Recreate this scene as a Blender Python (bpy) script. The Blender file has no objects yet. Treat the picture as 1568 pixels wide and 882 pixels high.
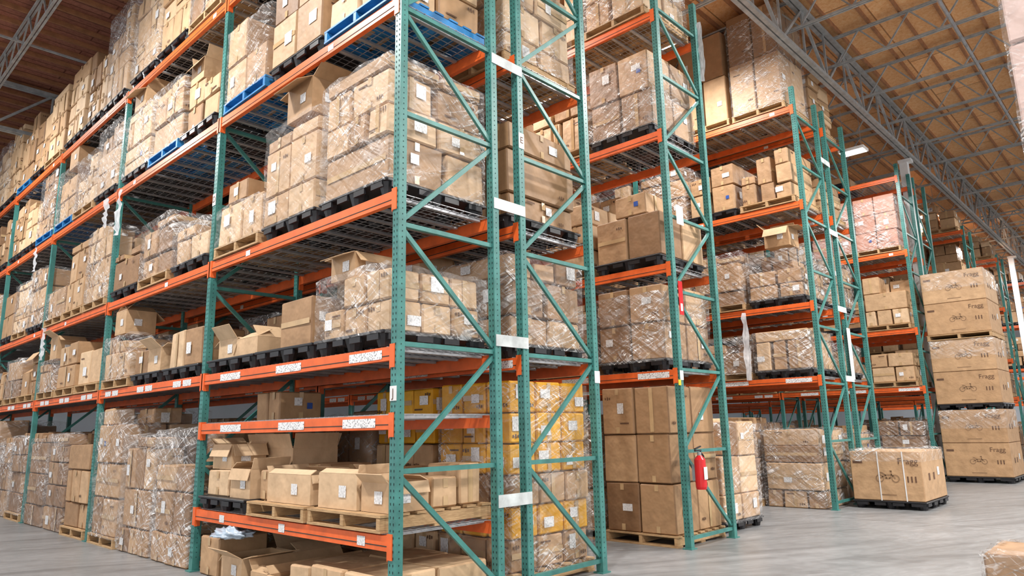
import bpy, bmesh, math, random
from mathutils import Vector, Matrix
from mathutils import noise as mn
scene = bpy.context.scene
COL = scene.collection
scene.view_settings.view_transform = 'Standard'

# ------------------------------------------------------------------ materials
def newmat(name):
    m = bpy.data.materials.new(name); m.use_nodes = True
    nt = m.node_tree; b = nt.nodes['Principled BSDF']
    return m, nt, b
def N(nt, t, **kw):
    n = nt.nodes.new(t)
    for k, v in kw.items(): setattr(n, k, v)
    return n
def ramp(nt, fac, stops):
    r = N(nt, 'ShaderNodeValToRGB')
    e = r.color_ramp.elements
    while len(e) < len(stops): e.new(0.5)
    for i, (p, c) in enumerate(stops):
        e[i].position = p; e[i].color = (c[0], c[1], c[2], 1)
    nt.links.new(fac, r.inputs['Fac']); return r.outputs['Color']
def noise(nt, vec, scale, detail=4, rough=0.5, dist=0):
    n = N(nt, 'ShaderNodeTexNoise'); n.inputs['Scale'].default_value = scale
    n.inputs['Detail'].default_value = detail; n.inputs['Roughness'].default_value = rough
    n.inputs['Distortion'].default_value = dist
    if vec is not None: nt.links.new(vec, n.inputs['Vector'])
    return n.outputs['Fac']
def pos(nt, scale=(1,1,1), rot=(0,0,0)):
    g = N(nt, 'ShaderNodeNewGeometry'); mp = N(nt, 'ShaderNodeMapping')
    mp.inputs['Rotation'].default_value = rot
    nt.links.new(g.outputs['Position'], mp.inputs['Vector'])
    m2 = N(nt, 'ShaderNodeMapping'); m2.inputs['Scale'].default_value = scale
    nt.links.new(mp.outputs['Vector'], m2.inputs['Vector']); return m2.outputs['Vector']
def mixc(nt, fac, a, b, mode='MIX'):
    m = N(nt, 'ShaderNodeMix', data_type='RGBA', blend_type=mode)
    for s, v in ((m.inputs[0], fac), (m.inputs[6], a), (m.inputs[7], b)):
        if isinstance(v, bpy.types.NodeSocket): nt.links.new(v, s)
        elif isinstance(v, (int, float)): s.default_value = v
        else: s.default_value = (v[0], v[1], v[2], 1)
    return m.outputs[2]
def bump(nt, b, h, strength=0.3, dist=0.01):
    n = N(nt, 'ShaderNodeBump'); n.inputs['Strength'].default_value = strength
    n.inputs['Distance'].default_value = dist
    nt.links.new(h, n.inputs['Height']); nt.links.new(n.outputs['Normal'], b.inputs['Normal'])

def paint(name, col, rough=0.45, metal=0.0, var=0.25, scale=6):
    m, nt, b = newmat(name)
    f = noise(nt, pos(nt), scale, 4, 0.6)
    lo = tuple(c*(1-var) for c in col); hi = tuple(min(1, c*(1+var)) for c in col)
    nt.links.new(ramp(nt, f, [(0.3, lo), (0.7, hi)]), b.inputs['Base Color'])
    b.inputs['Roughness'].default_value = rough; b.inputs['Metallic'].default_value = metal
    return m
def cartonmat(name, dark, mid, light, rough=0.6):
    m, nt, b = newmat(name)
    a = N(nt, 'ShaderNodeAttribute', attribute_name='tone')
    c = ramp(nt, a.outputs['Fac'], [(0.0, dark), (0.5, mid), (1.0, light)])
    f = noise(nt, pos(nt), 5, 4, 0.6)
    sh = ramp(nt, f, [(0.3, (0.84, 0.83, 0.81)), (0.7, (1.1, 1.1, 1.1))])
    c2 = mixc(nt, 1.0, c, sh, 'MULTIPLY')
    nt.links.new(c2, b.inputs['Base Color'])
    b.inputs['Roughness'].default_value = rough
    bump(nt, b, noise(nt, pos(nt), 7, 2), 0.5, 0.03)
    return m
TEAL = paint('teal_rack_paint', (0.05, 0.205, 0.185), 0.4)
ORANGE = paint('orange_beam_paint', (0.78, 0.135, 0.025), 0.42, var=0.15)
GALV = paint('galvanised_steel', (0.40, 0.41, 0.43), 0.35, 0.4)
SPACER = paint('white_spacer_paint', (0.55, 0.6, 0.6), 0.5)
HOLE = paint('slot_dark', (0.01, 0.03, 0.03), 0.8)
KRAFT = cartonmat('kraft_cardboard', (0.24, 0.13, 0.062), (0.48, 0.295, 0.155), (0.68, 0.485, 0.30))
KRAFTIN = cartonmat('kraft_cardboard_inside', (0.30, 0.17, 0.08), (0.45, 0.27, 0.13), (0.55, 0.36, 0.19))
PINK = cartonmat('pinkish_cardboard', (0.38, 0.18, 0.12), (0.47, 0.235, 0.17), (0.54, 0.29, 0.215))
PALEPINK = cartonmat('pale_pink_cardboard', (0.6, 0.42, 0.38), (0.7, 0.52, 0.47), (0.78, 0.62, 0.56))
YELLOW = cartonmat('yellow_cardboard', (0.55, 0.27, 0.01), (0.75, 0.37, 0.012), (0.85, 0.46, 0.03))
TAPE = paint('packing_tape', (0.54, 0.37, 0.2), 0.2, var=0.1)
PRINT = paint('dark_box_print', (0.13, 0.065, 0.035), 0.7)
BLUETAG = paint('blue_tag', (0.02, 0.08, 0.35), 0.5)
BLACKPL = paint('black_plastic', (0.014, 0.014, 0.017), 0.4)
BLUEPL = paint('blue_painted_wood', (0.02, 0.2, 0.48), 0.5)
REDP = paint('red_paint', (0.65, 0.015, 0.02), 0.25, var=0.08)
WHITEP = paint('white_paint', (0.75, 0.76, 0.76), 0.5, var=0.06)
STEELG = paint('grey_truss_steel', (0.36, 0.38, 0.385), 0.5, 0.1)
DARKWOOD = paint('dark_timber', (0.36, 0.165, 0.075), 0.7)
YELP = paint('yellow_paint', (0.8, 0.55, 0.02), 0.5)

def woodmat():
    m, nt, b = newmat('pallet_wood')
    f = noise(nt, pos(nt, (3, 3, 25)), 3, 5, 0.7)
    nt.links.new(ramp(nt, f, [(0.25, (0.3, 0.17, 0.075)), (0.75, (0.62, 0.42, 0.22))]), b.inputs['Base Color'])
    b.inputs['Roughness'].default_value = 0.75; return m
WOOD = woodmat()
def labelmat():
    m, nt, b = newmat('printed_white_label')
    uv = N(nt, 'ShaderNodeUVMap'); mp = N(nt, 'ShaderNodeMapping')
    mp.inputs['Scale'].default_value = (46, 7, 1)
    nt.links.new(uv.outputs['UV'], mp.inputs['Vector'])
    w = N(nt, 'ShaderNodeTexWhiteNoise', noise_dimensions='3D')
    fl = N(nt, 'ShaderNodeVectorMath', operation='FLOOR'); nt.links.new(mp.outputs['Vector'], fl.inputs[0])
    nt.links.new(fl.outputs['Vector'], w.inputs['Vector'])
    c = ramp(nt, w.outputs['Value'], [(0.0, (0.3, 0.3, 0.3)), (0.18, (0.3, 0.3, 0.3)), (0.2, (0.8, 0.81, 0.82)), (1, (0.82, 0.82, 0.82))])
    nt.links.new(c, b.inputs['Base Color']); b.inputs['Roughness'].default_value = 0.4; return m
LABEL = labelmat()
def plain_label():
    m, nt, b = newmat('plain_white_label')
    f = noise(nt, pos(nt), 60, 2)
    nt.links.new(ramp(nt, f, [(0.35, (0.55, 0.56, 0.58)), (0.5, (0.85, 0.86, 0.87))]), b.inputs['Base Color'])
    b.inputs['Roughness'].default_value = 0.35; return m
PLABEL = plain_label()
def wrapmat():
    m, nt, b = newmat('stretch_wrap_film')
    out = nt.nodes['Material Output']
    s1 = noise(nt, pos(nt, (1.0, 1.0, 6.5), (0.45, 0.35, 0.3)), 1.5, 2, 0.5, 0.5)
    s2 = noise(nt, pos(nt, (1.4, 1.4, 7), (-0.65, -0.5, 0.2)), 1.7, 2, 0.5, 0.6)
    mask = noise(nt, pos(nt), 1.6, 2, 0.5)
    haze = noise(nt, pos(nt, (1, 1, 2.5), (0.3, 0.2, 0)), 2.3, 3, 0.6, 1.0)
    W = lambda k: (k, k, k)
    l1 = ramp(nt, s1, [(0.395, W(0)), (0.42, W(1)), (0.445, W(0)), (0.535, W(0)), (0.56, W(.8)), (0.575, W(0)), (0.64, W(0)), (0.68, W(1))])  # bright crinkle highlights and soft sheen painted in as whiter film
    l2 = ramp(nt, s2, [(0.40, W(0)), (0.42, W(.9)), (0.44, W(0)), (0.56, W(0)), (0.585, W(1)), (0.60, W(0))])
    ad = mixc(nt, 1.0, l1, l2, 'ADD')
    mk = ramp(nt, mask, [(0.44, W(0.04)), (0.64, W(1))])
    ml = mixc(nt, 1.0, ad, mk, 'MULTIPLY')
    hz = ramp(nt, haze, [(0.52, W(0)), (0.75, W(.4))])
    ml = mixc(nt, 1.0, ml, hz, 'ADD')
    mm = N(nt, 'ShaderNodeMath', operation='MULTIPLY_ADD', use_clamp=True)
    nt.links.new(ml, mm.inputs[0]); mm.inputs[1].default_value = 0.56; mm.inputs[2].default_value = 0.075
    b.inputs['Base Color'].default_value = (0.93, 0.94, 0.95, 1)
    b.inputs['Roughness'].default_value = 0.13
    b.inputs['Specular IOR Level'].default_value = 0.85
    hh = N(nt, 'ShaderNodeMath', operation='ADD'); nt.links.new(s1, hh.inputs[0]); nt.links.new(s2, hh.inputs[1])
    bump(nt, b, hh.outputs[0], 1.0, 0.14)
    tr = N(nt, 'ShaderNodeBsdfTransparent'); mx = N(nt, 'ShaderNodeMixShader')
    nt.links.new(mm.outputs[0], mx.inputs[0]); nt.links.new(tr.outputs[0], mx.inputs[1]); nt.links.new(b.outputs[0], mx.inputs[2])
    nt.links.new(mx.outputs[0], out.inputs['Surface']); return m
WRAP = wrapmat()
def concrete():
    m, nt, b = newmat('polished_concrete')
    f1 = noise(nt, pos(nt), 0.5, 6, 0.6, 0.6); f2 = noise(nt, pos(nt), 7, 5, 0.7)
    c1 = ramp(nt, f1, [(0.3, (0.19, 0.197, 0.203)), (0.7, (0.27, 0.277, 0.285))])
    c2 = ramp(nt, f2, [(0.35, (0.88, 0.88, 0.88)), (0.7, (1.05, 1.05, 1.05))])
    c = mixc(nt, 1.0, c1, c2, 'MULTIPLY')
    st = noise(nt, pos(nt, (0.35, 2.0, 1), (0, 0, 0.5)), 1.0, 4, 0.65, 1.8)
    W = lambda k: (k, k, k)
    c = mixc(nt, 1.0, c, ramp(nt, st, [(0.36, W(0.8)), (0.44, W(1)), (0.5, W(1)), (0.53, W(1.25)), (0.56, W(1)), (0.66, W(1.25))]), 'MULTIPLY')
    br = N(nt, 'ShaderNodeTexBrick'); br.offset = 0
    br.inputs['Scale'].default_value = 1; br.inputs['Brick Width'].default_value = 6; br.inputs['Row Height'].default_value = 6
    br.inputs['Mortar Size'].default_value = 0.012
    br.inputs['Color1'].default_value = br.inputs['Color2'].default_value = (1, 1, 1, 1); br.inputs['Mortar'].default_value = (0.45, 0.45, 0.45, 1)
    nt.links.new(pos(nt), br.inputs['Vector'])
    c = mixc(nt, 1.0, c, br.outputs['Color'], 'MULTIPLY')
    nt.links.new(c, b.inputs['Base Color'])
    rr = N(nt, 'ShaderNodeMapRange'); rr.inputs['To Min'].default_value = 0.25; rr.inputs['To Max'].default_value = 0.48
    nt.links.new(f2, rr.inputs['Value']); nt.links.new(rr.outputs[0], b.inputs['Roughness'])
    return m
CONC = concrete()
def deckmat(name, c1, c2, c3, bw, bh):
    m, nt, b = newmat(name)
    f = noise(nt, pos(nt), 14, 6, 0.75)
    c = ramp(nt, f, [(0.3, c1), (0.5, c2), (0.7, c3)])
    br = N(nt, 'ShaderNodeTexBrick'); br.inputs['Scale'].default_value = 1
    br.inputs['Brick Width'].default_value = bw; br.inputs['Row Height'].default_value = bh
    br.inputs['Mortar Size'].default_value = 0.015
    br.inputs['Color1'].default_value = (1, 1, 1, 1); br.inputs['Color2'].default_value = (0.82, 0.80, 0.78, 1); br.inputs['Mortar'].default_value = (0.4, 0.33, 0.27, 1)
    nt.links.new(pos(nt), br.inputs['Vector'])
    c = mixc(nt, 1.0, c, br.outputs['Color'], 'MULTIPLY')
    nt.links.new(c, b.inputs['Base Color']); b.inputs['Roughness'].default_value = 0.7; return m
OSB = deckmat('osb_roof_deck', (0.78, 0.36, 0.14), (0.95, 0.53, 0.24), (0.98, 0.68, 0.38), 2.44, 1.22)
DIM_REDWOOD = deckmat('dim_redwood_roof_deck', (0.25, 0.09, 0.06), (0.40, 0.155, 0.10), (0.5, 0.22, 0.145), 4.0, 0.2)  # red-brown planks; weak light under the far roof is put into the colour
WALLM = paint('pale_wall_paint', (0.68, 0.75, 0.82), 0.7, var=0.05, scale=0.5)
def emis(name, col, s):
    m, nt, b = newmat(name)
    b.inputs['Base Color'].default_value = (1, 1, 1, 1)
    b.inputs['Emission Color'].default_value = (*col, 1); b.inputs['Emission Strength'].default_value = s
    return m
LAMP = emis('lamp_lens', (1, 0.97, 0.92), 10)
try: LAMP.cycles.emission_sampling = 'NONE'
except Exception as ex: print(ex)

# ------------------------------------------------------------------ mesh builder
_bm = bmesh.new(); bmesh.ops.create_cube(_bm, size=2)
bmesh.ops.bevel(_bm, geom=list(_bm.edges), offset=0.2, segments=1, affect='EDGES')
T_V = []
for v in _bm.verts:
    T_V.append(tuple((1 if c > 0 else -1, abs(abs(c)-1) < 0.01) for c in v.co))
T_F = [[v.index for v in f.verts] for f in _bm.faces]
T_BIG = [sum(1 for v in f.verts) == 4 and max(abs(c) for c in f.normal) > 0.99 for f in _bm.faces]
_bm.free()
C8 = [(-1,-1,-1),(1,-1,-1),(1,1,-1),(-1,1,-1),(-1,-1,1),(1,-1,1),(1,1,1),(-1,1,1)]
F8 = [(0,3,2,1),(4,5,6,7),(0,1,5,4),(1,2,6,5),(2,3,7,6),(3,0,4,7)]
I3 = Matrix.Identity(3)
def Rz(a): return Matrix.Rotation(a, 3, 'Z')

class MB:
    def __init__(s): s.v=[]; s.f=[]; s.m=[]; s.t=[]; s.uv={}; s.mats=[]
    def mi(s, mat):
        if mat not in s.mats: s.mats.append(mat)
        return s.mats.index(mat)
    def face(s, idx, mat, tone=0.5, uv=None):
        if uv: s.uv[len(s.f)] = uv
        s.f.append(tuple(idx)); s.m.append(s.mi(mat)); s.t.append(tone)
    def box(s, c, size, mat, tone=0.5, R=None, ch=0, warp=None):
        c = Vector(c); h = [d/2 for d in size]; o = len(s.v)
        if ch > 0:
            for vt in T_V:
                p = Vector([sg*(h[i] if full else h[i]-ch) for i, (sg, full) in enumerate(vt)])
                if warp:
                    k = (vt[0][0] > 0)+2*(vt[1][0] > 0)+4*(vt[2][0] > 0); p += warp[k]
                s.v.append(c + (R @ p if R else p))
            for f, big in zip(T_F, T_BIG): s.face([o+i for i in f], mat, tone if big else max(0, tone-0.22))  # chamfers darker: shade along carton edges put into the tone
        else:
            for k in C8:
                p = Vector((k[0]*h[0], k[1]*h[1], k[2]*h[2]))
                s.v.append(c + (R @ p if R else p))
            for f in F8: s.face([o+i for i in f], mat, tone)
    def bb(s, x0, x1, y0, y1, z0, z1, mat, tone=0.5, ch=0):
        s.box(((x0+x1)/2, (y0+y1)/2, (z0+z1)/2), (x1-x0, y1-y0, z1-z0), mat, tone, None, ch)
    def poly(s, pts, mat, tone=0.5, uv=None):
        o = len(s.v); s.v += [Vector(p) for p in pts]
        s.face(range(o, o+len(pts)), mat, tone, uv)
    def strut(s, p, q, w, t, mat):
        p = Vector(p); q = Vector(q); d = q-p; L = d.length; z = d.normalized()
        a = Vector((0,1,0)) if abs(z.y) < 0.9 else Vector((1,0,0))
        x = a.cross(z).normalized(); y = z.cross(x)
        R = Matrix((x, y, z)).transposed()
        s.box((p+q)/2, (w, t, L), mat, 0.5, R)
    def cyl(s, p, q, r, mat, n=12, r2=None):
        p = Vector(p); q = Vector(q); z = (q-p).normalized()
        a = Vector((1,0,0)) if abs(z.x) < 0.9 else Vector((0,1,0))
        x = a.cross(z).normalized(); y = z.cross(x); r2 = r if r2 is None else r2; o = len(s.v)
        for i in range(n):
            t = 2*math.pi*i/n; s.v.append(p + (x*math.cos(t)+y*math.sin(t))*r)
        for i in range(n):
            t = 2*math.pi*i/n; s.v.append(q + (x*math.cos(t)+y*math.sin(t))*r2)
        for i in range(n): j=(i+1)%n; s.face((o+i, o+j, o+n+j, o+n+i), mat)
        s.face([o+i for i in range(n)][::-1], mat); s.face([o+n+i for i in range(n)], mat)
    def mesh(s, name, smooth=False):
        me = bpy.data.meshes.new(name)
        me.from_pydata([tuple(v) for v in s.v], [], s.f)
        for m in s.mats: me.materials.append(m)
        me.polygons.foreach_set('material_index', s.m)
        at = me.attributes.new('tone', 'FLOAT', 'FACE'); at.data.foreach_set('value', s.t)
        if s.uv:
            ul = me.uv_layers.new(name='UVMap')
            for fi, uv in s.uv.items():
                ls = me.polygons[fi].loop_start
                for k, c in enumerate(uv): ul.data[ls+k].uv = c
        if smooth: me.polygons.foreach_set('use_smooth', [True]*len(me.polygons))
        me.update(); return me
    def obj(s, name, parent=None, smooth=False):
        ob = bpy.data.objects.new(name, s.mesh(name, smooth)); COL.objects.link(ob)
        if parent: ob.parent = parent
        return ob
def inst(me, name, loc, parent=None, rot=0):
    ob = bpy.data.objects.new(name, me); COL.objects.link(ob); ob.location = loc; ob.rotation_euler = (0,0,rot)
    if parent: ob.parent = parent
    return ob
def empty(name, loc=(0,0,0), rot=0):
    e = bpy.data.objects.new(name, None); COL.objects.link(e); e.location = loc; e.rotation_euler=(0,0,rot)
    e.empty_display_size = 0.2; return e
UVQ = [(0,0),(1,0),(1,1),(0,1)]

# ------------------------------------------------------------------ cartons
def decal(mb, c, size, R, face, u, v, w, h, mat, off=0.004):
    hx, hy, hz = size[0]/2, size[1]/2, size[2]/2; c = Vector(c)
    if face == 'x':
        P = [(-hx-off, -a, b) for a, b in ((u-w/2, v-h/2), (u+w/2, v-h/2), (u+w/2, v+h/2), (u-w/2, v+h/2))]
    else:
        P = [(a, -hy-off, b) for a, b in ((u-w/2, v-h/2), (u+w/2, v-h/2), (u+w/2, v+h/2), (u-w/2, v+h/2))]
    mb.poly([c + (R @ Vector(p)) for p in P], mat, 0.5, UVQ)
def carton(mb, x0, x1, y0, y1, z0, z1, rng, mat=None, tone=None, yaw=None, deco=True, wob=0.009):
    mat = mat or KRAFT
    tone = rng.uniform(0.05, 1.0) if tone is None else min(1, max(0, tone + rng.uniform(-0.18, 0.18)))
    R = Rz(rng.uniform(-0.03, 0.03) if yaw is None else yaw)
    c = ((x0+x1)/2, (y0+y1)/2, (z0+z1)/2); s = (x1-x0, y1-y0, z1-z0)
    warp = []
    for k in range(8):
        sx, sy, sz = (1 if k & 1 else -1), (1 if k & 2 else -1), (1 if k & 4 else -1)
        warp.append(Vector((-sx*rng.uniform(0, wob), -sy*rng.uniform(0, wob), -sz*rng.uniform(0, wob*1.3)*(sz > 0))))
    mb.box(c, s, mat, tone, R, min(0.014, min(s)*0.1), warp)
    if not deco: return
    yl = mat is YELLOW
    for fc, wd in (('x', s[1]), ('y', s[0])):
        r = rng.random()
        if r < 0.4:
            decal(mb, c, s, R, fc, 0, s[2]/2-0.055, 0.055, 0.08, TAPE, 0.003)
            decal(mb, c, s, R, fc, 0, -s[2]/2+0.055, 0.055, 0.08, TAPE, 0.003)
        elif r < 0.55: decal(mb, c, s, R, fc, 0, 0, 0.055, s[2]*0.92, TAPE, 0.003)
        elif r < 0.66: decal(mb, c, s, R, fc, 0, 0, wd*0.92, 0.055, TAPE, 0.003)
        r = rng.random()
        if r < (0.8 if yl else 0.45) and wd > 0.28 and s[2] > 0.2:
            lw = rng.choice((0.1, 0.12, 0.15)); lh = rng.choice((0.1, 0.14, 0.09))
            decal(mb, c, s, R, fc, rng.uniform(-0.25, 0.25)*wd, rng.uniform(-0.15, 0.15)*s[2], lw, lh, rng.choice((LABEL, PLABEL)), 0.006)
        if rng.random() < 0.35 and wd > 0.3 and s[2] > 0.25:
            u0 = rng.choice((-0.3, 0.28))*wd; v0 = rng.choice((-0.28, 0.27))*s[2]
            for k in range(3):
                decal(mb, c, s, R, fc, u0+k*0.035-0.035, v0, 0.02, 0.03+0.012*(k % 2), PRINT, 0.003)
            if rng.random() < 0.5: decal(mb, c, s, R, fc, -u0*0.7, -v0, 0.14, 0.018, PRINT, 0.003)
        if rng.random() < 0.02: decal(mb, c, s, R, fc, 0.2*wd, 0, 0.07, 0.07, BLUETAG, 0.006)
def open_carton(mb, x0, x1, y0, y1, z0, z1, rng, mat=None, tone=None, flap=None, angles=None):
    mat = mat or KRAFT; tone = rng.uniform(0.35, 1) if tone is None else tone
    t = 0.008; cx, cy = (x0+x1)/2, (y0+y1)/2
    mb.bb(x0, x1, y0, y1, z0, z0+t, mat, tone)
    mb.bb(x0, x0+t, y0, y1, z0+t, z1, mat, tone); mb.bb(x1-t, x1, y0, y1, z0+t, z1, mat, tone)
    mb.bb(x0+t, x1-t, y0, y0+t, z0+t, z1, mat, tone); mb.bb(x0+t, x1-t, y1-t, y1, z0+t, z1, mat, tone)
    fl = flap or min(0.2, min(x1-x0, y1-y0)*0.4)
    for i, (ax, sg) in enumerate((('x', -1), ('x', 1), ('y', -1), ('y', 1))):
        a = rng.choice((rng.uniform(-1.3, -0.7), rng.uniform(-0.6, 0.1), rng.uniform(0.2, 1.2), rng.uniform(2.3, 2.9)))
        if angles: a = angles[i]
        ca, sa = math.cos(a)*fl/2, math.sin(a)*fl/2
        if ax == 'x':
            R = Matrix.Rotation(-sg*a, 3, 'Y'); xe = x0 if sg < 0 else x1
            mb.box((xe+sg*ca, cy, z1+sa), (fl, (y1-y0)*0.97, 0.007), mat, min(1, tone+0.12), R)
        else:
            R = Matrix.Rotation(sg*a, 3, 'X'); ye = y0 if sg < 0 else y1
            mb.box((cx, ye+sg*ca, z1+sa), ((x1-x0)*0.97, fl, 0.007), mat, min(1, tone+0.12), R)
    c = (cx, cy, (z0+z1)/2); s = (x1-x0, y1-y0, z1-z0)
    if z1-z0 > 0.2:
        decal(mb, c, s, I3, 'x', 0.15*s[1], 0, 0.11, 0.1, LABEL, 0.006)
        decal(mb, c, s, I3, 'y', -0.1*s[0], 0, 0.11, 0.1, PLABEL, 0.006)
    for k in range(3):
        w = (x1-x0)*0.28
        mb.box((x0+t+w*(k+0.6), cy, z0+(z1-z0)*0.45), (w*0.85, (y1-y0)*0.8, (z1-z0)*0.7), KRAFTIN, rng.random())

def fill_layers(mb, x0, x1, y0, y1, z0, h, rng, mat=None, nx=None, ny=None, lh=None, tone=None, full=False, gap=0.014):
    z = z0; base = rng.uniform(0.15, 0.95) if tone is None else tone
    n = 0
    while z < z0+h-0.12:
        L = lh or rng.uniform(0.26, 0.56); L = min(L, z0+h-z)
        if z0+h-(z+L) < 0.14: L = z0+h-z
        last = z+L >= z0+h-0.02
        ax = nx or rng.choice((2, 2, 2, 3)); ay = ny or rng.choice((1, 2, 2, 2, 3))
        ox = rng.uniform(-0.02, 0.02); oy = rng.uniform(-0.02, 0.02)
        fx = [0]+[i/ax+rng.uniform(-0.06, 0.06)*(nx is None) for i in range(1, ax)]+[1]
        for i in range(ax):
            fy = [0]+[j/ay+rng.uniform(-0.1, 0.1)*(ny is None) for j in range(1, ay)]+[1]
            for j in range(ay):
                if last and not full and n > 0 and rng.random() < 0.28: continue
                a, b = x0+(x1-x0)*fx[i], x0+(x1-x0)*fx[i+1]; c, d = y0+(y1-y0)*fy[j], y0+(y1-y0)*fy[j+1]
                hh = L*(1 if not last or full else rng.uniform(0.6, 1))
                g = gap + rng.uniform(0, 0.022)*(nx is None)
                m2 = mat[min(n, len(mat)-1)] if isinstance(mat, (list, tuple)) else mat
                carton(mb, a+g/2+ox, b-g/2+ox, c+g/2+oy, d-g/2+oy, z, z+hh-0.003, rng, m2, base+rng.uniform(-0.25, 0.25), wob=0.009 if nx else 0.018)
        z += L; n += 1
def fill_columns(mb, x0, x1, y0, y1, z0, h, rng, opened=0.3):
    nx = rng.choice((1, 2, 2)); ny = rng.choice((2, 2, 3)); 
    for i in range(nx):
        for j in range(ny):
            a, b = x0+(x1-x0)*i/nx, x0+(x1-x0)*(i+1)/nx; c, d = y0+(y1-y0)*j/ny, y0+(y1-y0)*(j+1)/ny
            hh = h*rng.uniform(0.45, 1.0); z = z0
            while z < z0+hh-0.15:
                L = min(rng.uniform(0.25, 0.55), z0+hh-z)
                if z0+hh-z-L < 0.15: L = z0+hh-z
                s1, s2 = rng.uniform(0.01, 0.05), rng.uniform(0.01, 0.05)
                if z+L > z0+hh-0.02 and rng.random() < opened:
                    open_carton(mb, a+s1, b-s1, c+s2, d-s2, z, z+L*0.85, rng)
                else: carton(mb, a+s1, b-s1, c+s2, d-s2, z, z+L-0.003, rng, yaw=rng.uniform(-0.05, 0.05), wob=0.016)
                z += L
def wrap_shell(mb, x0, x1, y0, y1, z0, z1, rng, amp=0.018):
    pts = []
    per = [(x0, y0), (x1, y0), (x1, y1), (x0, y1)]
    for k in range(4):
        p = Vector(per[k]); q = Vector(per[(k+1) % 4]); d = (q-p)
        for i in range(8):
            t = (0.03, 0.15, 0.3, 0.43, 0.57, 0.7, 0.85, 0.97)[i]
            pts.append(p + d*t)
    n = len(pts); nz = max(4, int((z1-z0)/0.13)); o = len(mb.v); cx, cy = (x0+x1)/2, (y0+y1)/2
    for k in range(nz+1):
        z = z0+(z1-z0)*k/nz
        for p in pts:
            m = rng.uniform(0, amp); dx, dy = p.x-cx, p.y-cy
            L = math.hypot(dx, dy)
            mb.v.append(Vector((p.x+dx/L*m, p.y+dy/L*m, z+rng.uniform(-0.02, 0.02)*(0 < k))))
    for p in pts:
        mb.v.append(Vector((cx+(p.x-cx)*0.72, cy+(p.y-cy)*0.72, z1+0.02+rng.uniform(-0.0, 0.03))))
    for k in range(nz+1):
        for i in range(n):
            j = (i+1) % n; mb.face((o+k*n+i, o+k*n+j, o+(k+1)*n+j, o+(k+1)*n+i), WRAP)
PH = 0.14
def pallet_black():
    m = MB(); X, Y = 1.12, 1.06
    m.bb(-X/2, X/2, -Y/2, Y/2, PH-0.03, PH, BLACKPL, ch=0.008)
    for i in (-1, 0, 1):
        for j in (-1, 0, 1):
            cx, cy = i*(X/2-0.09), j*(Y/2-0.09)
            m.cyl((cx, cy, 0.0), (cx, cy, PH-0.03), 0.055, BLACKPL, 10, 0.085)
    for j in (-1, 1):
        for k in range(4):
            m.box((-X/2+0.14+k*0.28, j*(Y/2-0.012), PH-0.055), (0.16, 0.02, 0.05), BLACKPL)
            m.box((j*(X/2-0.012), -Y/2+0.14+k*0.26, PH-0.055), (0.02, 0.16, 0.05), BLACKPL)
    return m.mesh('black_plastic_pallet')
def pallet_wood(mat, nm):
    m = MB(); X, Y = 1.12, 1.06
    for j in (-1, 0, 1): m.box((0, j*(Y/2-0.03), 0.068), (X, 0.045, 0.09), mat)
    for k in range(7):
        m.box((-X/2+0.05+k*(X-0.1)/6, 0, PH-0.012), (0.1, Y, 0.02), mat)
    for k in range(3): m.box((-X/2+0.05+k*(X-0.1)/2, 0, 0.011), (0.1, Y, 0.02), mat)
    return m.mesh(nm)
PAL = {'black': pallet_black(), 'wood': pallet_wood(WOOD, 'wood_pallet'), 'blue': pallet_wood(BLUEPL, 'blue_pallet')}

def load(x0, x1, y0, y1, z, h, seed, pal='black', mode='layers', wrap=False, top=None, name=None, **kw):
    rng = random.Random(seed)
    nm = name or ('wrapped_carton_pallet' if wrap else ('open_carton_pallet' if mode == 'columns' else 'carton_pallet'))
    if pal is None and not name: nm = 'carton_stack'
    W, D = x1-x0, y1-y0
    e = empty(nm, ((x0+x1)/2, (y0+y1)/2, z), rng.uniform(-0.015, 0.015))
    zz = 0.0
    if pal:
        p = inst(PAL[pal], pal+'_pallet', (0, 0, 0), e); p.scale = (W/1.12, D/1.06, 1); zz = PH
    mb = MB(); a, b, c, d = -W/2+0.02, W/2-0.02, -D/2+0.02, D/2-0.02
    if mode == 'layers': fill_layers(mb, a, b, c, d, zz+0.002, h, rng, **kw)
    elif mode == 'columns': fill_columns(mb, a, b, c, d, zz+0.002, h, rng, **kw)
    elif mode == 'custom': kw['fn'](mb, zz+0.002, rng)
    if top == 'open':
        s = rng.uniform(0.42, 0.55); oy = rng.uniform(-0.2, 0.2)
        open_carton(mb, -W/2+0.05, -W/2+0.05+s, oy-s/2, oy+s/2, zz+h+0.003, zz+h+rng.uniform(0.28, 0.42), rng)
    if top == 'box':
        s = rng.uniform(0.42, 0.55); oy = rng.uniform(-0.2, 0.2)
        carton(mb, -W/2+0.05, -W/2+0.05+s, oy-s/2, oy+s/2, zz+h+0.003, zz+h+rng.uniform(0.25, 0.36), rng)
    mb.obj('cartons', e)
    if wrap:
        w = MB(); o = 0.02
        wrap_shell(w, a-o, b+o, c-o, d+o, zz-0.03 if pal else 0.03, zz+h*rng.uniform(0.9, 1.0), rng)
        w.obj('stretch_wrap', e, True)
    return e

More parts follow.
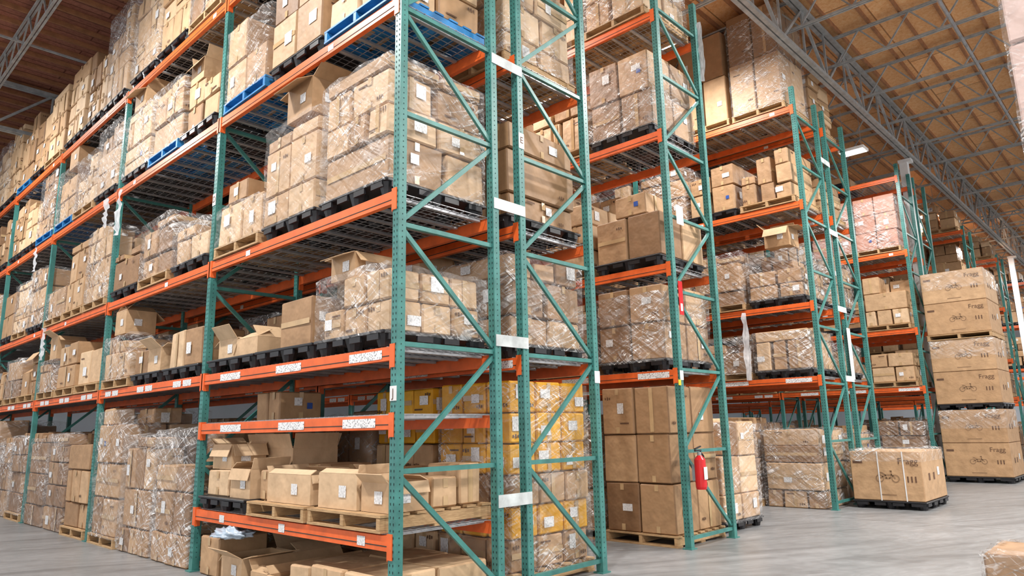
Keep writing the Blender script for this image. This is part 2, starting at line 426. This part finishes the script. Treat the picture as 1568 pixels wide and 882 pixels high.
# ------------------------------------------------------------------ racks
BAY = 3.65; Y0 = 4.66; PW = 0.085; PD = 0.078; BH = 0.115
_dk = {}
def deck_mesh(d):
    if d in _dk: return _dk[d]
    m = MB(); L = BAY-0.1
    n = 11
    for i in range(n):
        y = 0.12+(L-0.24)*i/(n-1); m.bb(0.03, d-0.03, y-0.022, y+0.022, -0.035, -0.012, GALV)
    for i in range(12):
        x = 0.02+(d-0.04)*i/11; m.bb(x-0.003, x+0.003, 0, L, -0.012, -0.006, GALV)
    for i in range(46):
        y = 0.02+(L-0.04)*i/45; m.bb(0, d, y-0.003, y+0.003, -0.006, 0, GALV)
    _dk[d] = m.mesh('wire_deck'); return _dk[d]

def frame(m, xf, xb, y, top, holes):
    for x in (xf, xb):
        m.bb(x-PD/2, x+PD/2, y-PW/2, y+PW/2, 0.01, top, TEAL)
        m.bb(x-PD/2-0.03, x+PD/2+0.03, y-PW/2-0.02, y+PW/2+0.02, 0, 0.012, TEAL)
        if holes:
            z = 0.15
            while z < top-0.05:
                for s in (-0.02, 0.02):
                    X = x-PD/2-0.0015
                    m.poly([(X, y+s-0.006, z), (X, y+s, z-0.012), (X, y+s+0.006, z), (X, y+s+0.004, z+0.012), (X, y+s-0.004, z+0.012)], HOLE)
                Yf = y-PW/2-0.0015
                m.poly([(x-0.006, Yf, z), (x, Yf, z-0.008), (x+0.006, Yf, z), (x, Yf, z+0.008)], HOLE)
                z += 0.0508
    zs = [0.12, 1.16]
    while zs[-1]+1.03 < top-0.1: zs.append(zs[-1]+1.03)
    for z in zs: m.bb(xf+PD/2, xb-PD/2, y-0.02, y+0.02, z-0.02, z+0.02, TEAL)
    for i in range(len(zs)-1):
        a, b = (xf, xb) if i % 2 else (xb, xf)
        sg = 1 if b > a else -1
        m.strut((a+sg*PD/2, y, zs[i]+0.05), (b-sg*PD/2, y, zs[i+1]-0.05), 0.042, 0.03, TEAL)
def rack(name, xf, xb, nb, levels, top, holes=2, extra=None, lab=True):
    e = empty(name); m = MB(); b = MB(); rng = random.Random(int(xf*10))
    for n in range(nb+1): frame(m, xf, xb, Y0+BAY*n, top, n <= holes)
    m.obj('uprights', e)
    for n in range(nb):
        lv = list(levels) + (extra if (extra and n == 0) else [])
        ya, yb = Y0+BAY*n+PW/2, Y0+BAY*(n+1)-PW/2
        for z in lv:
            for x, s in ((xf, -1), (xb, 1)):
                xo = x+s*(PD/2-0.025)
                b.bb(xo-0.025, xo+0.025, ya, yb, z-BH/2, z+BH/2, ORANGE)
                b.bb(xo+s*0.0255-0.002, xo+s*0.0255+0.002, ya, yb, z-BH/2+0.035, z-BH/2+0.042, HOLE)
                for yy, q in ((ya, 1), (yb, -1)):
                    b.bb(xo-0.03, xo+0.03, min(yy, yy+q*0.012), max(yy, yy+q*0.012), z-BH/2-0.07, z+BH/2+0.02, ORANGE)
                    X = x+s*(PD/2+0.004)
                    b.bb(X-0.004, X+0.004, yy-q*0.055, yy+q*0.01, z-BH/2-0.06, z+BH/2+0.02, ORANGE)
            inst(deck_mesh(round(xb-xf, 2)), 'wire_deck', (xf, ya+0.01, z+BH/2+0.012), e)
            if lab:
                X = xf-PD/2-0.003
                if z < 2.4:
                    for k in range(3):
                        yc = ya+0.35+k*1.25+rng.uniform(-0.1, 0.1); w = 0.3 if z > 1 else 0.14
                        for q in range(1 if n < 1 else 2):
                            yq = yc+q*0.3; w2 = w*(1.6 if z > 1 and n == 0 else 0.8)
                            b.poly([(X, yq+w2/2, z-0.04), (X, yq-w2/2, z-0.04), (X, yq-w2/2, z+0.035), (X, yq+w2/2, z+0.035)], LABEL, 0.5, UVQ)
                else:
                    yq = ya+rng.uniform(0.3, 3.0)
                    b.poly([(X, yq+0.05, z-0.03), (X, yq-0.05, z-0.03), (X, yq-0.05, z+0.03), (X, yq+0.05, z+0.03)], PLABEL, 0.5, UVQ)
    b.obj('beams', e)
    return e
def top_of(z): return z+BH/2+0.014
XA, XA2, XB, XC, XC2, XD, XD2 = 3.57, 5.10, 8.04, 13.0, 14.55, 19.95, 21.5
DEP = 1.14
LA = [2.11, 3.46, 5.32, 7.0]; LC = [2.25, 3.6, 5.53, 7.45]; LB = [2.13, 3.53, 5.4, 7.22]; LD = [2.27, 3.74, 5.78, 7.8]
rA = rack('pallet_rack', XA, XA+DEP, 7, LA, 7.1, 2, [0.61, 1.55])
rA2 = rack('pallet_rack', XA2, XA2+DEP, 4, LA, 9.0, 0)
rB = rack('pallet_rack', XB, XB+DEP, 3, LB, 7.9, 0)
rC = rack('pallet_rack', XC, XC+DEP, 3, LC, 7.9, 0)
rC2 = rack('pallet_rack', XC2, XC2+DEP, 2, LC, 7.9, 0)
rD = rack('pallet_rack', XD, XD+DEP, 2, LD, 8.2, 0)
rD2 = rack('pallet_rack', XD2, XD2+DEP, 2, LD, 8.2, -1)
for x in (27.5, 33.5, 40.5, 48.5): rack('pallet_rack', x, x+DEP, 3 if x < 30 else 5, LD, 8.0, -1, lab=False)
sp = MB()
for (x, nb) in ((XA+DEP, 4), (XC+DEP, 2)):
    for n in range(nb+1):
        for z in (0.84, 2.3, 3.65, 5.2, 6.7):
            y = Y0+BAY*n-PW/2-0.005
            sp.bb(x-0.03, (XA2 if x < 6 else XC2)+0.03, y-0.004, y+0.004, z-0.055, z+0.055, SPACER)
sp.obj('row_spacers', rA)
def sign_text(txt, loc, size, parent, mat=PRINT, rot=(math.pi/2, 0, -math.pi/2), name='sign_letter'):
    cu = bpy.data.curves.new(name, 'FONT'); cu.body = txt; cu.size = size; cu.align_x = 'CENTER'; cu.align_y = 'CENTER'
    cu.materials.append(mat); ob = bpy.data.objects.new(name, cu); COL.objects.link(ob)
    ob.location = loc; ob.rotation_euler = rot; ob.parent = parent; return ob
sg = MB()
def postsign(x, y, z, w, h):
    sg.bb(x-PD/2-0.006, x-PD/2-0.002, y-w/2, y+w/2, z-h/2, z+h/2, WHITEP)
postsign(XA, Y0, 1.78, 0.085, 0.12); postsign(XA, Y0+BAY, 4.32, 0.085, 0.15)
sg.bb(XA2-0.04, XA2+0.04, Y0-PW/2-0.006, Y0-PW/2-0.002, 4.33, 4.5, WHITEP)
sg.bb(XA2+DEP-0.045, XA2+DEP+0.045, Y0-PW/2-0.006, Y0-PW/2-0.002, 1.95, 2.08, WHITEP)
sg.bb(XB-0.04, XB+0.04, Y0-PW/2-0.006, Y0-PW/2-0.002, 2.05, 2.17, WHITEP)
sg.bb(XB+0.14, XB+0.32, Y0-PW/2-0.006, Y0-PW/2-0.002, 4.15, 4.42, WHITEP)
sg.bb(XB+0.06, XB+0.16, Y0-PW/2-0.008, Y0-PW/2-0.002, 2.9, 3.35, REDP)
sg.bb(XB+0.085, XB+0.135, Y0-PW/2-0.011, Y0-PW/2-0.008, 2.95, 3.05, WHITEP)
sg.bb(XB-0.1, XB-0.04, Y0-PW/2-0.012, Y0-PW/2-0.006, 1.98, 2.05, YELP)
sg.bb(XC2-0.09, XC2+0.1, Y0-PW/2-0.006, Y0-PW/2-0.002, 2.3, 3.3, WHITEP)
sg.obj('post_signs', rA)
sign_text('J', (XA-PD/2-0.008, Y0, 1.78), 0.1, rA); sign_text('D', (XA-PD/2-0.008, Y0+BAY, 4.32), 0.11, rA)
sign_text('E', (XA2, Y0-PW/2-0.008, 4.42), 0.1, rA, rot=(math.pi/2, 0, 0))

# ------------------------------------------------------------------ loads
def slot(bay, k):
    s = Y0+BAY*bay+PW/2+0.05; w = (BAY-PW-0.1)/3
    return s+w*k+0.03, s+w*(k+1)-0.03
def put(xf, bay, k, z, h, seed, **kw):
    a, b = slot(bay, k); return load(xf-0.06, xf+DEP+0.04, a, b, z, h, seed, **kw)
def two_open(mb, z, rng):
    carton(mb, -0.54, -0.12, 0.0, 0.5, z, z+0.28, rng, tone=0.95, yaw=0.02)
    open_carton(mb, -0.5, -0.1, 0.02, 0.48, z+0.285, z+0.55, rng, tone=0.85, flap=0.14, angles=(-1.2, 0.9, -1.1, 0.5))
    open_carton(mb, -0.06, 0.5, -0.5, 0.5, z, z+0.5, rng, tone=0.9, flap=0.16, angles=(1.3, 1.2, 1.4, 0.4))
    open_carton(mb, -0.53, -0.1, -0.5, -0.05, z, z+0.3, rng, tone=0.8, flap=0.12, angles=(-1.3, 1.0, 1.2, 2.6))
def trays(mb, z, rng):
    open_carton(mb, -0.53, -0.05, -0.5, 0.3, z, z+0.27, rng, tone=0.9, flap=0.08, angles=(2.6, 2.5, -1.2, 1.0))
    carton(mb, -0.5, -0.1, 0.32, 0.53, z, z+0.3, rng, tone=0.4)
    open_carton(mb, 0.0, 0.53, -0.5, -0.02, z, z+0.26, rng, tone=0.6, flap=0.12)
    carton(mb, 0.0, 0.53, 0.02, 0.5, z, z+0.34, rng, tone=0.4)
def smallb(mb, z, rng):
    open_carton(mb, -0.54, -0.12, -0.1, 0.5, z, z+0.3, rng, mat=KRAFT, tone=0.95, flap=0.08, angles=(2.7, 2.4, 1.3, -1.2))
    open_carton(mb, -0.52, -0.1, -0.52, -0.14, z, z+0.24, rng, tone=0.7, flap=0.1)
    carton(mb, -0.05, 0.24, -0.52, -0.15, z, z+0.26, rng, tone=0.8); carton(mb, 0.27, 0.54, -0.5, -0.05, z, z+0.36, rng, tone=0.6)
    carton(mb, 0.0, 0.26, -0.1, 0.45, z, z+0.2, rng); carton(mb, 0.28, 0.5, 0.0, 0.4, z, z+0.32, rng)
def shallow(mb, z, rng):
    open_carton(mb, -0.52, -0.02, -0.45, 0.02, z, z+0.2, rng, tone=0.8)
    open_carton(mb, -0.5, 0.0, 0.06, 0.5, z, z+0.24, rng, tone=0.9)
    carton(mb, 0.05, 0.5, -0.45, 0.0, z, z+0.5, rng, tone=0.5); carton(mb, 0.05, 0.5, 0.03, 0.45, z, z+0.56, rng, tone=0.3)
def single(mb, z, rng):
    carton(mb, -0.5, 0.0, -0.36, 0.26, z, z+0.5, rng, KRAFT, 0.4)
    carton(mb, 0.05, 0.5, -0.45, 0.05, z, z+0.55, rng, tone=0.35)
    carton(mb, 0.05, 0.5, 0.08, 0.5, z, z+0.45, rng, tone=0.5)
def lowload(mb, z, rng):
    fill_layers(mb, -0.53, 0.53, -0.53, 0.2, z, 0.56, rng, nx=3, ny=2, lh=0.28, tone=0.8, full=True)
    carton(mb, -0.53, -0.03, 0.22, 0.53, z, z+0.28, rng, tone=0.85); carton(mb, 0.0, 0.53, 0.22, 0.53, z, z+0.28, rng, tone=0.6)
    open_carton(mb, -0.48, -0.05, 0.1, 0.5, z+0.57, z+0.82, rng, tone=0.6, flap=0.14)
Z = top_of
put(XA, 0, 0, Z(0.61), 0.4, 11, pal='wood', mode='custom', fn=smallb)
put(XA, 0, 1, Z(0.61), 0.4, 12, pal='wood', mode='custom', fn=trays)
put(XA, 0, 2, Z(0.61), 0.5, 13, pal='black', mode='custom', fn=two_open)
put(XA, 0, 0, 0, 0.34, 14, pal=None, nx=2, ny=2, lh=0.34, tone=0.8, full=True)
put(XA, 0, 1, 0, 0.36, 15, pal=None, mode='columns', opened=0.8)
put(XA, 0, 2, 0, 0.42, 16, pal=None, mode='columns', opened=0.4)
a, b = slot(0, 2); load(XA+0.45, XA+1.05, a+0.3, b-0.2, Z(1.55), 0.34, 17, pal=None, nx=1, ny=2, full=True)
put(XA, 0, 0, Z(2.11), 0.6, 21, pal='black', mode='custom', fn=lowload, wrap=True)
put(XA, 0, 1, Z(2.11), 0.5, 22, pal='black', mode='custom', fn=single)
put(XA, 0, 2, Z(2.11), 0.3, 23, pal='black', mode='custom', fn=shallow)
put(XA, 0, 0, Z(3.46), 1.24, 34, pal='black', wrap=True, tone=0.6)
put(XA, 0, 1, Z(3.46), 1.1, 32, pal='black', wrap=True, nx=2, ny=2, tone=0.7, top='open')
put(XA, 0, 2, Z(3.46), 0.5, 33, pal='wood', wrap=True, tone=0.7, full=True, top='box')
put(XA, 0, 0, Z(5.32), 1.15, 41, pal='blue', wrap=False, tone=0.6)
put(XA, 0, 1, Z(5.32), 1.1, 42, pal='black', nx=2, ny=2, lh=0.55, tone=0.35, full=True)
put(XA, 0, 2, Z(5.32), 1.05, 43, pal='blue', wrap=True, tone=0.5, nx=2, ny=2)
def auto(xf, bays, levels, heights, seed, wrapp=0.5, floor=None, skip=()):
    rng = random.Random(seed)
    for n in bays:
        for li, z in enumerate(levels):
            for k in range(3):
                s = rng.randrange(10**6)
                h = rng.uniform(*heights[li]); r = rng.random(); w = rng.random() < wrapp
                pal = 'black' if r < 0.5 else ('wood' if (r < 0.95 or li < 2 or xf > 4) else 'blue')
                mode = 'layers' if (w or rng.random() < 0.5) else 'columns'
                t = rng.random()
                if (n, li, k) in skip: continue
                put(xf, n, k, Z(z), h, s, pal=pal, wrap=w, mode=mode, top=('open' if t < 0.18 else 'box' if t < 0.33 else None) if (w and h < 1.1) else None)
        if floor:
            for k in range(3):
                s = rng.randrange(10**6); h = rng.uniform(*floor)
                if (n, 'f', k) in skip: continue
                put(xf, n, k, 0, h, s, pal='wood' if rng.random() < 0.4 else None, wrap=rng.random() < 0.8, tone=rng.uniform(0.05, 0.55))
HA = [(0.45, 1.0), (0.5, 1.4), (0.95, 1.35), (1.3, 1.9)]
auto(XA, range(1, 7), LA, HA, 5, 0.64, (1.4, 1.8))
auto(XA, [0], LA[3:], HA[3:], 6, 0.6)
auto(XA2, range(0, 3), LA, [(0.75, 1.0), (1.2, 1.5), (1.1, 1.35), (1.2, 1.6)], 7, 0.6, (1.5, 1.75), skip={(0, 'f', 0), (0, 'f', 1)})
put(XA2, 0, 0, 0, 1.82, 71, pal='wood', wrap=True, lh=0.3, nx=3, ny=3, full=True, mat=[KRAFT, YELLOW, KRAFT, YELLOW, YELLOW, YELLOW])
put(XA2, 0, 1, 0, 1.8, 72, pal='wood', lh=0.3, nx=3, ny=3, full=True, mat=[KRAFT, KRAFT, KRAFT, KRAFT, YELLOW, YELLOW])
sB = {(0, 0, 0), (0, 1, 0), (0, 2, 0), (0, 'f', 0)}
auto(XB, range(0, 2), LB, [(0.7, 1.0), (1.0, 1.4), (1.2, 1.5), (1.2, 1.6)], 8, 0.4, (1.5, 1.8), skip=sB)
put(XB, 0, 0, 0, 1.86, 81, pal='wood', nx=2, ny=2, lh=0.62, tone=0.28, full=True)
put(XB, 0, 0, Z(LB[0]), 1.0, 82, pal='black', nx=2, ny=2, lh=0.5, tone=0.4, full=True, wrap=True)
put(XB, 0, 0, Z(LB[1]), 0.62, 83, pal='black', nx=2, ny=2, lh=0.62, tone=0.3, full=True, top='box')
put(XB, 0, 0, Z(LB[2]), 1.15, 84, pal='black', nx=2, ny=2, lh=0.55, tone=0.35, full=True, wrap=True)
sC = {(0, 3, 0), (0, 3, 1)}
auto(XC, range(0, 2), LC, [(0.5, 0.9), (0.7, 1.1), (0.9, 1.3), (1.6, 2.1)], 9, 0.5, (1.2, 1.5), skip=sC)
put(XC, 0, 0, Z(LC[3]), 2.2, 91, pal='wood', nx=2, ny=2, lh=1.1, tone=0.35, full=True, wrap=True)
put(XC, 0, 1, Z(LC[3]), 2.0, 92, pal='wood', nx=2, ny=2, lh=1.0, tone=0.35, full=True)
auto(XC2, range(0, 1), LC, [(0.6, 0.9), (0.8, 1.2), (0.9, 1.4), (1.0, 1.4)], 10, 0.5, (1.3, 1.6))
sD = {(0, 2, 0), (0, 2, 1), (0, 3, 0), (0, 3, 1), (0, 3, 2), (1, 3, 0), (1, 3, 1)}
auto(XD, range(0, 2), LD, [(0.5, 1.0), (0.9, 1.4), (1.2, 1.5), (0.3, 0.6)], 11, 0.4, (1.0, 1.5), skip=sD)
for k in (0, 1): put(XD, 0, k, Z(LD[2]), 1.45, 110+k, pal='wood', nx=2, ny=2, lh=0.48, tone=0.5, full=True, wrap=True, mat=PINK)
put(XD, 0, 1, Z(LD[3]), 0.4, 113, pal='black', mode='columns')
for x in (27.5, 33.5, 40.5):
    auto(x, range(0, 2), LD, [(0.6, 1.1), (0.9, 1.4), (1.0, 1.5), (0.6, 1.2)], int(x*3), 0.0, (1.3, 1.7))

load(9.42, 10.6, 4.86, 5.95, 0, 1.5, 201, pal='black', wrap=True, tone=0.7, nx=2, ny=2)

# ---- big ride-on toy cartons
def ring(mb, c, r, w, X, mat, n=20):
    for i in range(n):
        a, b2 = 2*math.pi*i/n, 2*math.pi*(i+1)/n
        P = [(X, c[0]-math.cos(t)*q, c[1]+math.sin(t)*q) for t, q in ((a, r-w), (b2, r-w), (b2, r), (a, r))]
        mb.poly(P, mat)
def lineq(mb, X, p, q, w, mat):
    p = Vector(p); q = Vector(q); d = (q-p).normalized(); n = Vector((-d.y, d.x))*w/2
    mb.poly([(X, -v.x, v.y) for v in (p-n, q-n, q+n, p+n)], mat)
FADE = paint('faded_box_print', (0.27, 0.16, 0.085), 0.7)
def bike_carton(mb, hx, y0, y1, z0, z1, rng, par=None):
    cy, cz = (y0+y1)/2, (z0+z1)/2; w, h = y1-y0, z1-z0
    mb.bb(-hx, hx, y0, y1, z0, z1, KRAFT, rng.uniform(0.4, 0.62), ch=0.012)
    X = -hx-0.004; s = h*0.19
    bx = -cy + w*0.02; bz = cz - h*0.05
    ring(mb, (-(bx-s*0.8), bz), s*0.42, s*0.1, X, FADE); ring(mb, (-(bx+s*0.8), bz), s*0.42, s*0.1, X, FADE)
    for p, q in (((-.8, 0), (-.2, .35)), ((-.2, .35), (.45, .4)), ((.45, .4), (.8, 0)), ((.45, .4), (.4, .8)), ((.25, .82), (.5, .78)), ((-.2, .35), (-.5, .6)), ((-.5, .6), (-.75, .6)), ((-.3, 0.02), (.3, 0.02)), ((-.2, .35), (-.1, 0.)), ((.45, .4), (.2, 0.))):
        lineq(mb, X, (bx+p[0]*s, bz+p[1]*s), (bx+q[0]*s, bz+q[1]*s), 0.02, FADE)
    bx2 = -cy - w*0.4
    lineq(mb, X, (bx2-0.07, z1-h*0.22), (bx2+0.09, z1-h*0.22), 0.05, PRINT)
    for k in range(3):
        lineq(mb, X, (-cy+w*0.30+k*0.06, cz-h*0.12), (-cy+w*0.30+k*0.06, cz), 0.025, PRINT)
    lineq(mb, X, (-cy-w*0.1, z0+h*0.12), (-cy+w*0.12, z0+h*0.12), 0.016, FADE)
    Y = y0-0.004
    for k in range(2):
        x = -hx*0.5+k*0.3
        mb.poly([(x, Y, cz-0.08), (x+0.1, Y, cz-0.08), (x+0.1, Y, cz+0.04), (x, Y, cz+0.04)], PRINT)
    mb.poly([(hx*0.3, Y, cz-0.02), (hx*0.3+0.14, Y, cz-0.02), (hx*0.3+0.14, Y, cz+0.12), (hx*0.3, Y, cz+0.12)], LABEL, 0.5, UVQ)
    if par: sign_text('Fragg', (X-0.002, cy-w*0.32, z1-h*0.2), 0.15, par, name='box_print')
rng = random.Random(77)
e = empty('boxed_ride_on_toys_on_pallet', (14.35, 3.97, 0))
p = inst(PAL['black'], 'black_pallet', (0, 0, 0), e); p.scale = (1.5/1.12, 1.18/1.06, 1)
m = MB(); bike_carton(m, 0.74, -0.57, 0.57, PH+0.003, 0.97, rng, e); 
m.bb(-0.748, -0.742, 0.1, 0.118, PH, 0.97, WHITEP); m.bb(-0.748, -0.742, -0.3, -0.282, PH, 0.97, WHITEP)
m.obj('cartons', e)
w = MB(); wrap_shell(w, -0.755, 0.755, -0.585, 0.585, 0.8, 1.0, rng, 0.02); w.obj('stretch_wrap', e, True)
e = empty('stacked_boxed_ride_on_toys', (21.1, 3.85, 0))
m = MB(); w = MB(); z = 0
for t in range(3):
    p = inst(PAL['black'] if t < 2 else PAL['wood'], 'pallet', (0, 0, z), e); p.scale = (1.6/1.12, 1.42/1.06, 1); z += PH+0.003
    for q in range(2):
        bike_carton(m, 0.78, -0.69, 0.69, z, z+0.79, rng, e); z += 0.795
    wrap_shell(w, -0.8, 0.8, -0.71, 0.71, z-0.45, z-0.02, rng, 0.02)
m.obj('cartons', e); w.obj('stretch_wrap', e, True)

load(6.45, 7.2, 0.64, 1.3, 0, 0.36, 300, pal='wood', wrap=True, nx=1, ny=1, full=True)
load(6.3, 7.4, -0.52, 0.6, 0, 4.9, 301, pal='wood', wrap=True, nx=2, ny=2, lh=0.7, full=True, mat=PALEPINK, tone=0.6)

# ---- fire extinguisher
e = empty('fire_extinguisher', (XB+0.13, Y0-PW/2-0.1, 0.70)); m = MB()
m.cyl((0, 0, 0.0), (0, 0, 0.03), 0.06, REDP, 20, 0.07); m.cyl((0, 0, 0.03), (0, 0, 0.36), 0.07, REDP, 20)
m.cyl((0, 0, 0.36), (0, 0, 0.41), 0.07, REDP, 20, 0.03); m.cyl((0, 0, 0.41), (0, 0, 0.45), 0.025, GALV, 12)
m.box((-0.03, 0, 0.47), (0.15, 0.02, 0.02), BLACKPL); m.box((-0.03, 0, 0.505), (0.15, 0.02, 0.015), BLACKPL, R=Matrix.Rotation(-0.2, 3, 'Y'))
m.cyl((0.03, 0, 0.45), (0.1, 0, 0.4), 0.012, BLACKPL); m.cyl((0.1, 0, 0.4), (0.1, 0, 0.15), 0.012, BLACKPL); m.cyl((0.1, 0, 0.15), (0.1, 0, 0.06), 0.014, BLACKPL, 10, 0.022)
m.bb(-0.04, 0.04, -0.074, -0.068, 0.12, 0.27, WHITEP); m.bb(-0.03, 0.03, 0.06, 0.1, 0.1, 0.3, GALV)
m.obj('body', e)

TAILM, _nt, _b = newmat('loose_plastic_film'); 
_nt.links.new(ramp(_nt, noise(_nt, pos(_nt, (8, 8, 2)), 4, 4), [(0.3, (0.45, 0.46, 0.48)), (0.7, (0.85, 0.86, 0.88))]), _b.inputs['Base Color'])
_b.inputs['Roughness'].default_value = 0.2; _b.inputs['Alpha'].default_value = 0.75
def tail(x, y, z, L, seed):
    rng = random.Random(seed); m = MB(); n = 12; w = 0.1
    for i in range(n+1):
        t = i/n; ww = w*(0.5+0.6*math.sin(t*3)+0.2*rng.random())
        m.v.append(Vector((x+rng.uniform(-.02, .02), y-ww/2, z-L*t))); m.v.append(Vector((x+rng.uniform(-.03, .03)-0.03, y+ww/2+rng.uniform(-.02, .02), z-L*t)))
    for i in range(n): m.face((2*i, 2*i+1, 2*i+3, 2*i+2), TAILM)
    m.obj('stretch_wrap_tail', None, True)
tail(XA-0.09, Y0+BAY*2-0.3, 5.3, 0.75, 1); tail(XA-0.09, Y0+BAY*3-0.4, 3.5, 0.6, 2); tail(XC-0.09, Y0+1.3, 3.6, 1.3, 3); tail(XA-0.09, Y0+BAY*3+0.9, 5.3, 0.5, 4)
tail(XB+DEP+0.05, Y0-0.06, 7.6, 1.0, 5); tail(XA-0.09, Y0+BAY*4, 3.5, 0.6, 6); tail(XA-0.09, Y0+BAY*2+0.3, 5.3, 0.5, 7)
# crumpled plastic bag lying on the floor cartons
_b3 = bmesh.new(); bmesh.ops.create_icosphere(_b3, subdivisions=4, radius=1)
for v in _b3.verts:
    n_ = mn.noise(v.co*2.3)+0.5*mn.noise(v.co*6); v.co = Vector((v.co.x*0.16*(1+0.4*n_), v.co.y*0.26*(1+0.4*n_), max(-0.035, v.co.z*0.05*(1+1.2*n_))))
me = bpy.data.meshes.new('plastic_bag'); _b3.to_mesh(me); _b3.free()
me.materials.append(paint('pale_blue_bag_plastic', (0.42, 0.52, 0.62), 0.2)); me.polygons.foreach_set('use_smooth', [True]*len(me.polygons))
inst(me, 'plastic_bag', (XA-0.0, Y0+BAY-0.9, 0.47))

# ------------------------------------------------------------------ room
m = MB(); m.bb(-14, 75, -22, 36, -0.2, 0, CONC); m.obj('floor')
m = MB(); m.bb(-14, 75, -22, 10, 10.1, 10.2, OSB); m.bb(-14, 75, 10, 36, 10.1, 10.2, DIM_REDWOOD); m.obj('ceiling')
m = MB(); m.bb(75, 75.2, -22, 36, 0, 10.1, WALLM); m.obj('wall_right')
m = MB(); m.bb(-14, 75, 36, 36.2, 0, 10.1, WALLM); m.obj('wall_back')
m = MB(); ya, yb = -20.0, 35.5
for dx in (-0.03, 0.03):
    m.bb(dx-0.02, dx+0.02, ya, yb, 9.93, 9.97, STEELG)
    m.bb(dx-0.02, dx+0.02, ya, yb, 9.28, 9.32, STEELG)
y = ya; k = 0
while y < yb-0.6:
    m.strut((0, y, 9.3 if k % 2 else 9.95), (0, y+0.5, 9.95 if k % 2 else 9.3), 0.03, 0.03, STEELG); y += 0.5; k += 1
jm = m.mesh('roof_joist')
for i in range(34): inst(jm, 'roof_joist', (-10+i*2.13, 0, 0))
m = MB(); y = -20
while y < 35: m.bb(-13, 74, y-0.022, y+0.022, 10.0, 10.1, DARKWOOD); y += 0.61
m.obj('roof_purlins')
m = MB()
for y in (-7, -3, 1.0, 7.5, 12, 16): m.bb(-13, 74, y-0.02, y+0.02, 9.33, 9.37, STEELG)
m.obj('joist_bridging')
def girder(y):
    m = MB(); xa, xb = -13.0, 74.0; zb, zt = 8.75, 9.9
    for dy in (-0.055, 0.055):
        m.bb(xa, xb, y+dy-0.04, y+dy+0.04, zt-0.04, zt+0.04, STEELG); m.bb(xa, xb, y+dy-0.04, y+dy+0.04, zb-0.04, zb+0.04, STEELG)
    x = xa; k = 0
    while x < xb-1.3:
        m.strut((x, y, zb if k % 2 else zt), (x+1.22, y, zt if k % 2 else zb), 0.055, 0.055, STEELG)
        m.strut((x, y, zb), (x, y, zt), 0.04, 0.04, STEELG); x += 1.22; k += 1
    m.obj('girder_truss')
girder(4.6); girder(19.5); girder(-10.5)
m = MB(); 
for y in (2.2, 7.0): m.cyl((-12, y, 9.1), (74, y, 9.1), 0.035, GALV, 8)
m.obj('sprinkler_pipes')
for x in (21.3, 38.0, 54.7):
    m = MB(); m.bb(x-0.1, x+0.1, 4.66, 4.86, 0, 8.6, WHITEP); m.bb(x-0.13, x+0.13, 4.55, 4.88, 8.6, 8.69, WHITEP)
    m.obj('steel_column')

# ---- lamps
fm = MB(); fm.bb(-0.2, 0.2, -0.3, 0.3, 0.0, 0.07, WHITEP); fm.bb(-0.17, 0.17, -0.27, 0.27, -0.006, 0.0, LAMP)
for yy in (-0.2, 0.2): fm.cyl((0, yy, 0.07), (0, yy, 1.2), 0.006, GALV, 6)
FMESH = fm.mesh('housing')
def lamp(x, y, z=8.7, E=420):
    e = empty('high_bay_light', (x, y, z)); inst(FMESH, 'housing', (0, 0, 0), e)
    l = bpy.data.lights.new('light', 'AREA'); l.shape = 'RECTANGLE'; l.size = 0.34; l.size_y = 0.54; l.energy = E; l.color = (1, 0.975, 0.945)
    o = bpy.data.objects.new('light', l); COL.objects.link(o); o.location = (0, 0, -0.02); o.parent = e
for y in (-5, 2, 9, 17): lamp(0.6, y, E=560)  # these and other out-of-view fixtures are added to light the aisles
for y in (-4, 8): lamp(7.1, y, E=360)
for x, ys in ((11.35, (-4, 1.0, 6.4)), (18.0, (-3, 5.1)), (28, (1, 5.7)), (35, (5.7,)), (45, (2, 10)), (62, (3, 14))):
    for y in ys:
        E = 600 if x < 40 else 850
        if x == 18.0 and y > 0: E = 200
        if x == 11.35 and y > 2: E = 220
        if x in (18.0, 11.35) and y < 2: E = 720
        lamp(x, y, 8.1 if x == 18.0 and y == 5.1 else 8.7, E)

w = bpy.data.worlds.new('World'); scene.world = w; w.use_nodes = True
bg = w.node_tree.nodes['Background']; bg.inputs['Color'].default_value = (0.97, 0.98, 1, 1); bg.inputs['Strength'].default_value = 1.6

# ------------------------------------------------------------------ camera
Xw = Vector((1036, 196, 1077)).normalized(); Yw = Vector((-1165, 241, 1077)).normalized()
Zw = Xw.cross(Yw).normalized()
d = (Xw+Yw).normalized(); g = Zw.cross(d).normalized()
Xw = (d-g).normalized(); Yw = (d+g).normalized()
if Xw.cross(Yw).dot(Zw) < 0: Xw, Yw = Yw, Xw
right = Vector((Xw.x, Yw.x, Zw.x)); up = -Vector((Xw.y, Yw.y, Zw.y)); back = -Vector((Xw.z, Yw.z, Zw.z))
M = Matrix((right, up, back)).transposed().to_4x4(); M.translation = Vector((0, 0, 1.47))
cam = bpy.data.cameras.new('camera'); co = bpy.data.objects.new('camera', cam); COL.objects.link(co)
co.matrix_world = M; cam.sensor_width = 36; cam.lens = 36*1077/1568; cam.clip_end = 300
scene.camera = co
